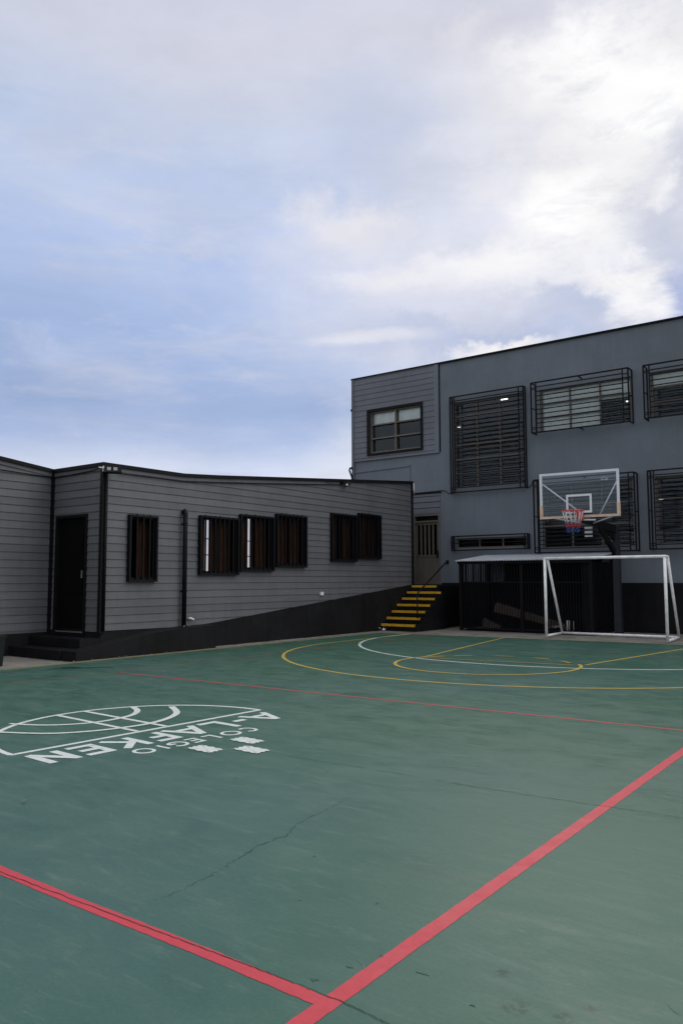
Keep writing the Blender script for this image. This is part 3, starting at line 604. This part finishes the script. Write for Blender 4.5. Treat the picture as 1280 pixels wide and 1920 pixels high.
siding(mpS, [(-13.3, 4.69), (-10.56, 4.69)], [(-13.3, 7.13), (-10.56, 7.13)], [OPN['f0']], .157, .02, .014, .014).build('wall', 'side_b', sb)
mb = MB(); ubox(mb, mpB, -13.3, -10.43, 4.66, 4.69, 0, .055); ubox(mb, mpB, -10.56, -10.43, 4.69, 7.13, 0, .052); ubox(mb, mpB, -13.32, -13.28, 0, 7.13, -.05, .06); mb.build('corner_trim', 'plaster', sb)
mb = MB(); ubox(mb, mpB, -13.36, -13.30, 3.0, 7.14, -.05, .05); mb.build('corner_trim', 'trim', sb)
siding(mpB, [(-11.3, 3.02), (-10.44, 3.02)], [(-11.3, 3.56), (-10.44, 3.56)], [], .157, .02, .014, .014).build('siding_panel', 'side_b', sb)
mb = MB(); ubox(mb, mpB, -11.3, -10.4, 3.56, 3.60, 0, .035); mb.build('siding_cap', 'trim', sb)
mb = MB(); ubox(mb, mpB, -13.25, -11.38, 3.5, 4.42, 0, .02)
mb.prism([(-13.25, 4.33), (-11.38, 4.37), (-11.38, 4.42), (-13.25, 4.36)], lambda u, z: mpB(u, z, .02), lambda u, z: mpB(u, z, .045)); mb.build('metal_sheet', 'plaster', sb)
mb = MB(); ubox(mb, mpB, -10.42, 6, 0, 1.125, 0, .012); ubox(mb, mpB, -11.3, -10.42, 0, 1.08, 0, .012); mb.build('base_band', 'band', sb)
mb = MB(); ubox(mb, mpB, -13.38, 6.05, 7.125, 7.165, -.1, .06); mb.build('roof_flashing', 'trim', sb)
mb = MB(); mb.box(-13.3, 6, YB+.1, 27, 7.1, 7.15); mb.build('roof', 'roofing', sb)
mb = MB(); mb.box(-13.3, -13.26, YB+.01, 27, 0, 7.1); mb.box(6, 6.04, YB, 27, 0, 7.1); mb.box(-13.3, 6, 27, 27.05, 0, 7.1); mb.build('wall', 'plaster', sb)
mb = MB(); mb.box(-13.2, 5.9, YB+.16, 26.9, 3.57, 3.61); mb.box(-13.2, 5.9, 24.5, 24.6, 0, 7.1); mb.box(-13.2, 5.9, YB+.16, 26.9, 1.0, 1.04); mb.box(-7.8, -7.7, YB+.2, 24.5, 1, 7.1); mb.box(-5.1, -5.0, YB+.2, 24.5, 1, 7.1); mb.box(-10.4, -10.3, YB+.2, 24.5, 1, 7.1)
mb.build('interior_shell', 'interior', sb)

def bwindow(key, cols, rows, m='alu', blinds=(), blind_m='blind', w_=.035, outer='alu', dep=.07):
    a, b, c, d = OPN[key]; mb = MB(); frame(mb, mpB, a, b, c, d, .04, -.11, -dep)
    wn_ = mb.build('window', outer, sb)
    us = [a+(b-a)*f for f in cols]; zs = [c+(d-c)*f for f in rows]
    for u in us: mb = MB(); ubox(mb, mpB, u-w_/2, u+w_/2, c+.04, d-.04, -.108, -dep+.012); mb.build('mullion', m, wn_)
    for z in zs: mb = MB(); ubox(mb, mpB, a+.04, b-.04, z-w_/2, z+w_/2, -.106, -dep+.008); mb.build('transom_bar', m, wn_)
    mb = MB(); mb.quad(*[mpB(u, z, -.095) for u, z in ((a+.02, c+.02), (b-.02, c+.02), (b-.02, d-.02), (a+.02, d-.02))]); mb.build('pane', 'pane', wn_)
    for u0, u1, z0, z1 in blinds:
        mb = MB(); n_ = max(6, int((u1-u0)*14))
        for k in range(n_):
            x0 = u0+(u1-u0)*k/n_; x1 = u0+(u1-u0)*(k+1)/n_; d0 = .012*math.sin(x0*23); d1 = .012*math.sin(x1*23)
            mb.quad(mpB(x0, z0, -.13+d0), mpB(x1, z0, -.13+d1), mpB(x1, z1, -.13+d1), mpB(x0, z1, -.13+d0), smooth=True)
        mb.build('blind', blind_m, wn_)
    return wn_
w0 = bwindow('f0', [.5], [.35, .68], blinds=[(-12.70, -11.88, 5.72, 6.06), (-11.84, -11.02, 5.70, 6.06)], outer='alu', dep=.01)
mb = MB(); frame(mb, mpB, -12.80, -10.93, 4.79, 6.14, .065, .02, .075); mb.build('window_surround', 'trim', w0)
bwindow('f1', [.33, .655], [1/6, 2/6, 3/6, 4/6, 5/6], w_=.032)
bwindow('f2', [.335, .665], [.35, .66], blinds=[(-7.53, -6.06, 4.88, 5.97), (-6.06, -5.32, 5.53, 5.97)])
bwindow('f3', [.34, .67], [.36, .68], blinds=[(-4.84, -2.62, 5.62, 5.97)])
w4 = bwindow('f4', [.335, .665], [.35, .66])
bwindow('f5', [.34, .67], [.35, .68])
bwindow('low', [.335, .665], [], w_=.025)
def cage(x0, x1, z0, z1, dp, bars, ends=.13, br=True, t_=.024, lines=()):
    """welded cage: front frame, double uprights, horizontal bars, returns to the wall"""
    mb = MB(); F = lambda u, z, d=dp: mpB(u, z, d); T = lambda p, q, w_=t_: mb.bar(p, q, w_)
    for z in (z0, z1): T(F(x0, z), F(x1, z), t_*1.3)
    for u in (x0, x1): T(F(u, z0), F(u, z1), t_*1.3); T(F(u, z0, .01), F(u, z1, .01), t_*1.2)
    for u in (x0+ends, x1-ends): T(F(u, z0), F(u, z1), t_)
    for u in (x0, x1):
        for z in (z0, z1): T(F(u, z), F(u, z, 0), t_)
        if br: T(F(u, (z0+z1)/2), F(u, (z0+z1)/2, 0), t_*.8)
    for z in (z1-.13, z0+.13): T(F(x0, z), F(x0+ends, z), t_*.8); T(F(x0, z-.04), F(x0+ends, z-.04), t_*.8); T(F(x1-ends, z), F(x1, z), t_*.8)
    for u in (x0, x1):
        T(F(u, z1, .01), F(u, z1-.1, .01), t_)
    if br:
        for z in (z0, z1): T(F((x0+x1)/2, z), F((x0+x1)/2+.0, z, 0), t_)
    for k in range(bars):
        z = z0+(z1-z0)*(k+1)/(bars+1); T(F(x0+ends, z), F(x1-(0 if k % 3 == 1 else ends), z), t_*.95)
    for z in lines: T(F(x0+ends, z), F(x1-ends, z), t_*.85)
    return mb.build('window_cage', 'iron', sb)
cage(-10.03, -7.93, 3.52, 6.11, .13, 21, br=False)
cage(-7.65, -5.27, 4.84, 6.10, .30, 10)
cage(-4.93, -2.45, 4.86, 6.09, .30, 9)
cage(-7.66, -5.23, 1.86, 3.66, .25, 17)
cage(-4.93, -2.45, 1.88, 3.66, .25, 16)
cage(-10.04, -7.90, 1.98, 2.35, .12, 1, br=False, ends=.08)
for z0, z1 in ((2.42, 2.48), (2.31, 2.395), (2.225, 2.27)):
    mb = MB(); mb.box(-6.52, -6.33, YB+.055, YB+.057, z0, z1)
    mb.build('paper_notice', 'paper', None, {2.42: 'white paper strip on the window behind the backboard, topmost of three', 2.31: 'white paper sheet on the window behind the hoop, middle and largest of three', 2.225: 'white paper strip on the window behind the hoop, lowest of three'}[z0], 'notice', 'paper notices taped inside the window')
# upper back door with barred window
mb = MB(); frame(mb, mpB, -11.3, -10.45, 1.09, 3.0, .05, -.10, .02); ubox(mb, mpB, -11.25, -10.5, 2.78, 2.82, -.1, .01); mb.build('door_frame', 'cream', sb)
mb = MB(); ubox(mb, mpB, -11.25, -10.5, 2.82, 2.95, -.09, -.07); mb.build('transom', 'band', sb)
mb = MB(); ubox(mb, mpB, -11.25, -10.5, 1.12, 1.84, -.07, -.03); ubox(mb, mpB, -11.25, -11.19, 1.84, 2.78, -.07, -.03); ubox(mb, mpB, -10.57, -10.5, 1.84, 2.78, -.07, -.03); ubox(mb, mpB, -11.19, -10.57, 2.71, 2.78, -.07, -.03)
ubox(mb, mpB, -11.2, -10.56, 1.84, 1.88, -.03, -.01)
dd_ = mb.build('door', 'cream', sb)
mb = MB()
for k in range(4): u = -11.19+.62*(k+.95)/4.9; ubox(mb, mpB, u-.018, u+.018, 1.86, 2.73, -.06, -.02)
mb.build('door_bars', 'cream', dd_)
mb = MB(); mb.quad(*[mpB(u, z, -.065) for u, z in ((-11.19, 1.86), (-10.57, 1.86), (-10.57, 2.72), (-11.19, 2.72))]); mb.build('pane', 'pane', dd_)
mb = MB(); ubox(mb, mpB, -10.55, -10.50, 1.80, 2.0, -.03, .05); mb.build('handle', 'trim', dd_)
mb = MB(); mb.tube([mpB(u, z, .02) for u, z in ((-11.3, 3.60), (-10.38, 3.62), (-10.25, 3.60), (-10.19, 3.53), (-10.05, 3.51))], .008, 6)
mb.build('wall_cable', 'trim', None, 'thin cable clipped above the cream door and across to the tall window cage', 'cable')
mb = MB(); mb.tube([mpB(u, z, .02) for u, z in ((-7.92, 3.52), (-7.86, 3.53), (-7.80, 3.58), (-7.78, 3.66), (-7.70, 3.69))], .008, 6)
mb.build('wall_cable', 'trim', None, 'short curved cable between the tall window cage and the cage behind the hoop', 'cable')
vp = MB(); vp.tube([(-13.33, YB-.08, 3.6), (-13.33, YB-.08, 4.2), (-13.42, YB-.08, 4.42), (-13.41, YB-.08, 4.48), (-13.36, YB-.08, 4.50), (-13.33, YB-.08, 4.45)], .026, 10)
vp.build('vent_pipe', 'trim', None, 'black bent pipe rising behind the roof at the school block corner', 'pipe')
mb = MB(); mb.box(-13.42, -13.36, YB-.02, YB+.03, 6.2, 6.26); mb.tube([(-13.38, YB, 6.2), (-13.38, YB, 4.6)], .008, 6); mb.build('wall_cable', 'trim', None, 'cable with a small junction box down the outer corner of the school block', 'cable')

# lit tubes inside
def tube_light(x, y, z, L, label):
    t_ = thing('ceiling_light', (x, y, z), label, 'ceiling light', 'lit ceiling tubes inside the school block')
    MB().box(x-L/2, x+L/2, y-.03, y+.03, z+.005, z+.03).build('housing', 'wframe', t_); MB().box(x-L/2+.02, x+L/2-.02, y-.02, y+.02, z-.012, z+.005).build('tube', 'tube', t_)
tube_light(-9.40, 20.42, 6.36, .26, 'lit ceiling tube behind the top of the tall barred window')
tube_light(-12.1, 23.47, 6.5, .3, 'lit ceiling tube low behind the left column of the tall barred window') if 0 else tube_light(-10.10, 19.0, 5.42, .12, 'lit ceiling tube behind the left column of the tall barred window')
tube_light(-6.02, 20.7, 5.88, .12, 'lit ceiling tube behind the right side of the upper middle barred window')
tube_light(-5.29, 20.73, 3.2, .01, 'x') if 0 else tube_light(-4.90, 19.2, 3.10, .14, 'lit ceiling tube behind the lower right barred window')

# ------------------------------------------------------------------ outside steps with yellow nosings
stp = thing('outside_steps', (-10.1, 16.8, 0), 'black concrete steps with yellow nosings climbing to the cream door', 'steps')
mb = MB()
for k in range(7):
    y0 = 15.8+.236*k; y1 = y0+.236 if k < 6 else YB-.013; z1 = .152*(k+1); xr = -9.6 if k < 6 else -9.82
    mb = MB(); mb.box(-10.585, xr, y0+.012, y1+(.012 if k < 6 else 0), -.01, z1)
    s_ = mb.build('step', 'black', stp)
    mb = MB(); mb.box(-10.58, xr+.0 if k in (5,) else xr-.04, y0, y0+.012, z1-.052, z1+.002); mb.box(-10.58, xr if k == 5 else xr-.04, y0, y0+.05, z1+.0005, z1+.004); mb.build('nosing', 'yellow', s_)
mb = MB(); mb.box(-12.3, -10.586, YE+.031, YB-.013, -.01, 1.06); mb.build('landing', 'black', stp)
hr = thing('handrail', (-9.64, 16.0, .3), 'thin dark metal handrail rising over the yellow edged steps to the wall', 'handrail')
MB().tube([(-9.64, 15.93, .30), (-9.64, 15.93, .86)], .017, 8).build('post', 'iron', hr)
mb = MB(); mb.tube([(-9.64, 15.93, .30), (-9.64, 15.93, .86)], .01, 6)
MB().tube([(-9.64, 15.93, .855), (-9.66, 16.0, .90), (-10.22, 18.36, 1.66), (-10.24, YB, 1.68)], .018, 8).build('rail', 'iron', hr)
MB().box(-10.28, -10.20, YB-.014, YB-.002, 1.63, 1.73).build('wall_plate', 'iron', hr)

# ------------------------------------------------------------------ barred lean-to
sh = thing('barred_shelter', (-7.5, 17.5, 0), 'black barred lean to with a corrugated grey roof against the school block', 'shelter')
X0, X1, YF = -9.02, -5.85, 16.95
mb = MB(); N = 330; x0, x1 = X0-.1, X1+.08
def rz(x, y): return 1.66+.175*(y-16.85)/(YB-16.85)+.013*math.sin(2*math.pi*(x-x0)/.072)
for i in range(N):
    a = x0+(x1-x0)*i/N; b = x0+(x1-x0)*(i+1)/N
    mb.quad((a, 16.82, rz(a, 16.82)), (b, 16.82, rz(b, 16.82)), (b, YB-.002, rz(b, YB)), (a, YB-.002, rz(a, YB)), smooth=True)
    mb.quad((a, 16.82, rz(a, 16.82)-.006), (b, 16.82, rz(b, 16.82)-.006), (b, YB-.002, rz(b, YB)-.006), (a, YB-.002, rz(a, YB)-.006), smooth=True)
    mb.quad((a, 16.82, rz(a, 16.82)-.006), (b, 16.82, rz(b, 16.82)-.006), (b, 16.82, rz(b, 16.82)), (a, 16.82, rz(a, 16.82)))
mb.build('roof', 'roof', sh)
mb = MB(); mb.box(X0-.05, X1+.03, 16.88, 16.93, 1.575, 1.655); mb.box(X0-.05, X1+.03, 17.7, 17.75, 1.64, 1.71); mb.build('roof_beam', 'trim', sh)
for x in (X0, -7.45, X1):
    MB().box(x-.035, x+.035, YF-.035, YF+.035, 0, 1.58).build('post', 'trim', sh)
for x in (X0, X1): MB().box(x-.03, x+.03, YB-.08, YB-.02, 0, 1.68).build('post', 'trim', sh)
mb = MB(); n_ = 48
mb.box(X0, X1, YF-.015, YF+.015, .04, .075); mb.box(X0, X1, YF-.015, YF+.015, 1.13, 1.16)
for k in range(1, n_):
    x = X0+(X1-X0)*k/n_; mb.box(x-.008, x+.008, YF-.008, YF+.008, .07, 1.58)
mb.build('bar_panel', 'iron', sh)
for xs in (X0, X1):
    mb = MB()
    for k in range(1, 15):
        y = YF+(YB-.05-YF)*k/15; mb.box(xs-.008, xs+.008, y-.008, y+.008, .07, 1.6)
    mb.box(xs-.012, xs+.012, YF, YB-.05, .04, .07); mb.build('bar_panel', 'iron', sh)
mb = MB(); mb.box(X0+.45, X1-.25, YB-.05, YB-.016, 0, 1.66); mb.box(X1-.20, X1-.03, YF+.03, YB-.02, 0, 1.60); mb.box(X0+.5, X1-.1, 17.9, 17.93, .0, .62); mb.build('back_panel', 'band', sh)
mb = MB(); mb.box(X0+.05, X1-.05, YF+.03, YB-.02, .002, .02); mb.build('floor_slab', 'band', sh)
par = mat('rough_concrete', (84, 76, 68), .9, .2, .2, 5, .6, 20); MA['par'] = par
mb = MB()
mb.prism([(-8.30, .66), (-6.55, .17), (-6.55, .07), (-8.38, .44)], lambda x, z: (x, 17.35, z), lambda x, z: (x, 17.47, z))
mb.prism([(-8.62, .28), (-8.2, .10), (-8.2, .03), (-8.66, .03)], lambda x, z: (x, 17.30, z), lambda x, z: (x, 17.42, z))
mb.build('stair_parapet', 'par', sh)
pv = MB(); pv.tube([(-6.42, 17.05, .03), (-6.42, 17.05, .30)], .035, 12); pv.build('pipe_stub', 'plastic', None, 'short thick white pipe standing behind the left goal post', 'pipe')
pv = MB(); pv.tube([(-6.29, 17.05, .07), (-6.29, 17.05, .28)], .014, 10); pv.build('pipe_stub', 'plastic', None, 'short thin white pipe standing right of the thicker pipe stub', 'pipe')
pv = MB(); pv.tube([(-6.95, 17.06, .10), (-6.7, 17.02, .13), (-6.52, 17.03, .19)], .014, 8); pv.tube([(-6.92, 17.02, .14), (-6.62, 17.0, .17)], .008, 8); pv.build('metal_rod', 'steel', None, 'thin metal rods lying in the dark behind the leaning goal bar', 'rod')

# ------------------------------------------------------------------ football goal
go = thing('football_goal', (-5.2, 15.77, 0), 'white chipped tubular football goal without a net at the court end', 'goal')
r_ = .030; GL, GR, GY, GH = -6.41, -4.0, 15.77, 1.645
MB().tube([(GL, GY, .01), (GL, GY, GH+.0)], r_, 14).build('post', 'white', go); MB().tube([(GR, GY, .01), (GR, GY, GH)], r_, 14).build('post', 'white', go)
MB().tube([(GL-.030, GY, GH), (GR+.030, GY, GH)], r_, 14).build('crossbar', 'white', go)
for x in (GL, GR):
    xx = x-.03 if x == GL else x+.0
    MB().tube([(x, GY+.02, GH), (xx, GY+.22, GH+.005), (xx, GY+.25, GH-.03)], r_*.85, 12).build('top_return', 'white', go)
    MB().tube([(xx, GY+.22, GH-.0), (x-.06 if x == GL else x-.04, 16.80, .04)], r_*.9, 12).build('back_support', 'white', go)
    MB().tube([(x, GY, .035), (x-.06 if x == GL else x-.04, 16.82, .035)], r_*.85, 12).build('ground_bar', 'white', go)
MB().tube([(GL-.06, 16.82, .037), (GR-.04, 16.82, .037)], r_*.85, 12).build('ground_bar', 'white', go)

# ------------------------------------------------------------------ basketball hoop
PX, PY = -5.44, 17.44
bh = thing('basketball_hoop', (PX, PY, 0), 'basketball hoop with clear backboard on a thick black pole beside the goal', 'basketball hoop')
mb = MB(); mb.prism([(-.076, -.076), (.076, -.076), (.076, .076), (-.076, .076)], lambda x, y: (PX+x+.01, PY+y, 0), lambda x, y: (PX+.012+x*.82, PY+y*.85, 2.42)); mb.box(PX-.14, PX+.14, PY-.14, PY+.14, 0, .015); mb.build('pole', 'pole', bh)
bcx, bcy = -5.785, 16.17; BA = math.radians(4)
ex = Vector((math.cos(BA), math.sin(BA), 0)); ey = Vector((-math.sin(BA), math.cos(BA), 0))
def BP(x, z, d=0): return tuple(Vector((bcx, bcy, 0))+ex*x+ey*d+Vector((0, 0, z)))
def bbox(mb, a, b, c, d, d0, d1): ubox(mb, lambda u, z, dd: BP(u, z, dd), a, b, c, d, d0, d1)
mb = MB(); mb.bar((PX, PY, 2.30), BP(0, 2.50, .14), .11, .16); mb.build('arm', 'trim', bh)
mb = MB(); mb.bar((PX, PY, 1.72), (bcx+.17, bcy+.62, 2.42), .07, .09); mb.build('brace', 'trim', bh)
mb = MB(); mb.prism([(0, 0), (1, 0), (0, 1)], lambda a, b: (PX+(-.22)*a, PY-.75*a, 2.0+.38*(1-b)+.10*a), lambda a, b: (PX-.22*a+.03, PY-.75*a+.01, 2.0+.38*(1-b)+.10*a)); mb.build('gusset', 'trim', bh)
ZB, ZT, HW = 2.505, 3.49, .835
mb = MB(); bbox(mb, -HW+.04, HW-.04, ZB+.04, ZT-.04, -.004, .004); bd = mb.build('backboard', 'acrylic', bh)
mb = MB(); bbox(mb, -HW, HW, ZT-.05, ZT, -.02, .02); bbox(mb, -HW, -HW+.05, ZB+.30, ZT-.05, -.02, .02); bbox(mb, HW-.05, HW, ZB+.28, ZT-.05, -.02, .02); mb.build('frame', 'wframe', bd)
mb = MB(); bbox(mb, -HW-.006, HW+.006, ZB, ZB+.05, -.026, .024); bbox(mb, -HW-.006, -HW+.055, ZB+.05, ZB+.30, -.026, .024); bbox(mb, HW-.055, HW+.008, ZB+.05, ZB+.28, -.026, .024); mb.build('padding', 'wood', bd)
mb = MB(); sw, sh0, sh1 = .27, ZB+.10, ZB+.50
bbox(mb, -sw, sw, sh1-.045, sh1, -.007, -.0045); bbox(mb, -sw, sw, sh0, sh0+.045, -.007, -.0045); bbox(mb, -sw, -sw+.045, sh0+.045, sh1-.045, -.007, -.0045); bbox(mb, sw-.045, sw, sh0+.045, sh1-.045, -.007, -.0045); mb.build('target_square', 'wframe', bd)
mb = MB(); mb.tube([BP(-HW+.05, ZT-.22, .03), BP(.02, ZB+.10, .10)], .014, 8); mb.tube([BP(HW-.05, ZT-.25, .03), BP(.38, ZB+.02, .10)], .014, 8)
mb.tube([BP(-.55, ZB+.01, .03), BP(.0, ZB-.10, .35)], .014, 8); mb.tube([BP(.7, ZB+.01, .03), BP(.2, ZB-.10, .35)], .014, 8); mb.tube([BP(-.2, ZB-.03, .10), BP(.3, ZB-.05, .15)], .02, 8); mb.build('brace', 'wframe', bh)
mb = MB(); R = random.Random(5)
for k in range(16):
    x, z = .53+R.uniform(-.06, .07), 3.30+R.uniform(-.03, .03); mb.bar(BP(x, z, -.006), BP(x+R.uniform(.01, .03), z+R.uniform(-.012, .012), -.006), .006)
mb.build('scratched_sticker', 'wframe', bd)
rcx, rcy, rcz, rr = -5.80, 15.83, 2.63, .215
circ = [(rcx+rr*math.cos(2*math.pi*k/32), rcy+rr*math.sin(2*math.pi*k/32), rcz) for k in range(32)]
rim = MB().tube(circ, .013, 10, closed=True).build('rim', 'red', bh)
mb = MB(); mb.box(rcx-.1, rcx+.1, rcy+rr-.02, bcy-.03, rcz-.012, rcz+.005)
mb.prism([(0, 0), (-.13, 0), (-.10, -.17), (0, -.2)], lambda y, z: (rcx+.01, bcy-.03+y, rcz+z), lambda y, z: (rcx+.12, bcy-.03+y, rcz+z)); mb.build('bracket', 'red', rim)
def netband(z0, z1, ra, rb, rows, m, name, parent, nn=12, tr=.0055, straight=False):
    mb = MB()
    for i in range(rows):
        za = z0+(z1-z0)*i/rows; zb = z0+(z1-z0)*(i+1)/rows; r0 = ra+(rb-ra)*i/rows; r1 = ra+(rb-ra)*(i+1)/rows
        for k in range(nn):
            for sg in ((-1, 1) if not straight else (0, .35)):
                t0 = 2*math.pi*(k+.5*(i % 2))/nn; t1 = t0+sg*math.pi/nn
                mb.tube([(rcx+r0*math.cos(t0), rcy+r0*math.sin(t0), za), (rcx+r1*math.cos(t1), rcy+r1*math.sin(t1), zb)], tr, 5)
    return mb.build(name, m, parent)
net = netband(rcz-.01, rcz-.26, .21, .15, 1, 'netw', 'net', bh, tr=.006, straight=True)
netband(rcz-.26, rcz-.36, .15, .13, 2, 'netr', 'net_band', net, nn=10, tr=.0045); netband(rcz-.36, rcz-.46, .13, .12, 2, 'netb', 'net_band', net, nn=10, tr=.0045)

# ------------------------------------------------------------------ litter
mb = MB(); R = random.Random(3)
for k in range(5):
    x, y = -10.40+R.uniform(-.08, .08), 15.58+R.uniform(-.04, .04)
    mb.quad(*[(x+R.uniform(-.05, .05), y+R.uniform(-.04, .04), .0+R.uniform(.0, .08)) for _ in range(4)])
mb.build('crumpled_paper', 'paper', None, 'crumpled white litter at the foot of the outside steps', 'litter')
mb = MB()
for k in range(5):
    x, y = -10.3+R.uniform(-.06, .06), 9.36+R.uniform(-.1, .1)
    mb.quad(*[(x+R.uniform(-.03, .03), y+R.uniform(-.04, .04), .405+R.uniform(.0, .03)) for _ in range(4)])
mb.build('crumpled_paper', 'paper', None, 'small scrap of white litter on the ramp below the downpipe', 'litter')
mb = MB()
for k in range(70):
    t_ = R.random(); x, y = (-10.17+R.uniform(-.03, .02), R.uniform(6.8, 14.8)) if k < 55 else (R.uniform(-9.5, -2), R.uniform(14, 18.2))
    if k > 66: x, y = R.uniform(-4, -1), R.uniform(2.2, 6)
    s_ = R.uniform(.006, .018); mb.quad(*[(x+s_*math.cos(a+R.uniform(-.4, .4)), y+s_*math.sin(a+R.uniform(-.4, .4)), .011+R.uniform(0, .008)) for a in (0, 1.3, 2.6, 3.9, 5.1)])
o = mb.build('grit', 'concrete', None); o['kind'] = 'stuff'; o['label'] = 'pale grit and crumbs scattered along the court edge'; o['category'] = 'grit'

# ------------------------------------------------------------------ drafting units -> metres
for me in {o.data for o in C.objects if o.type == 'MESH'}: me.transform(Matrix.Scale(S, 4))
for o in C.objects:
    if o.type in ('MESH', 'EMPTY'): o.location = o.location*S
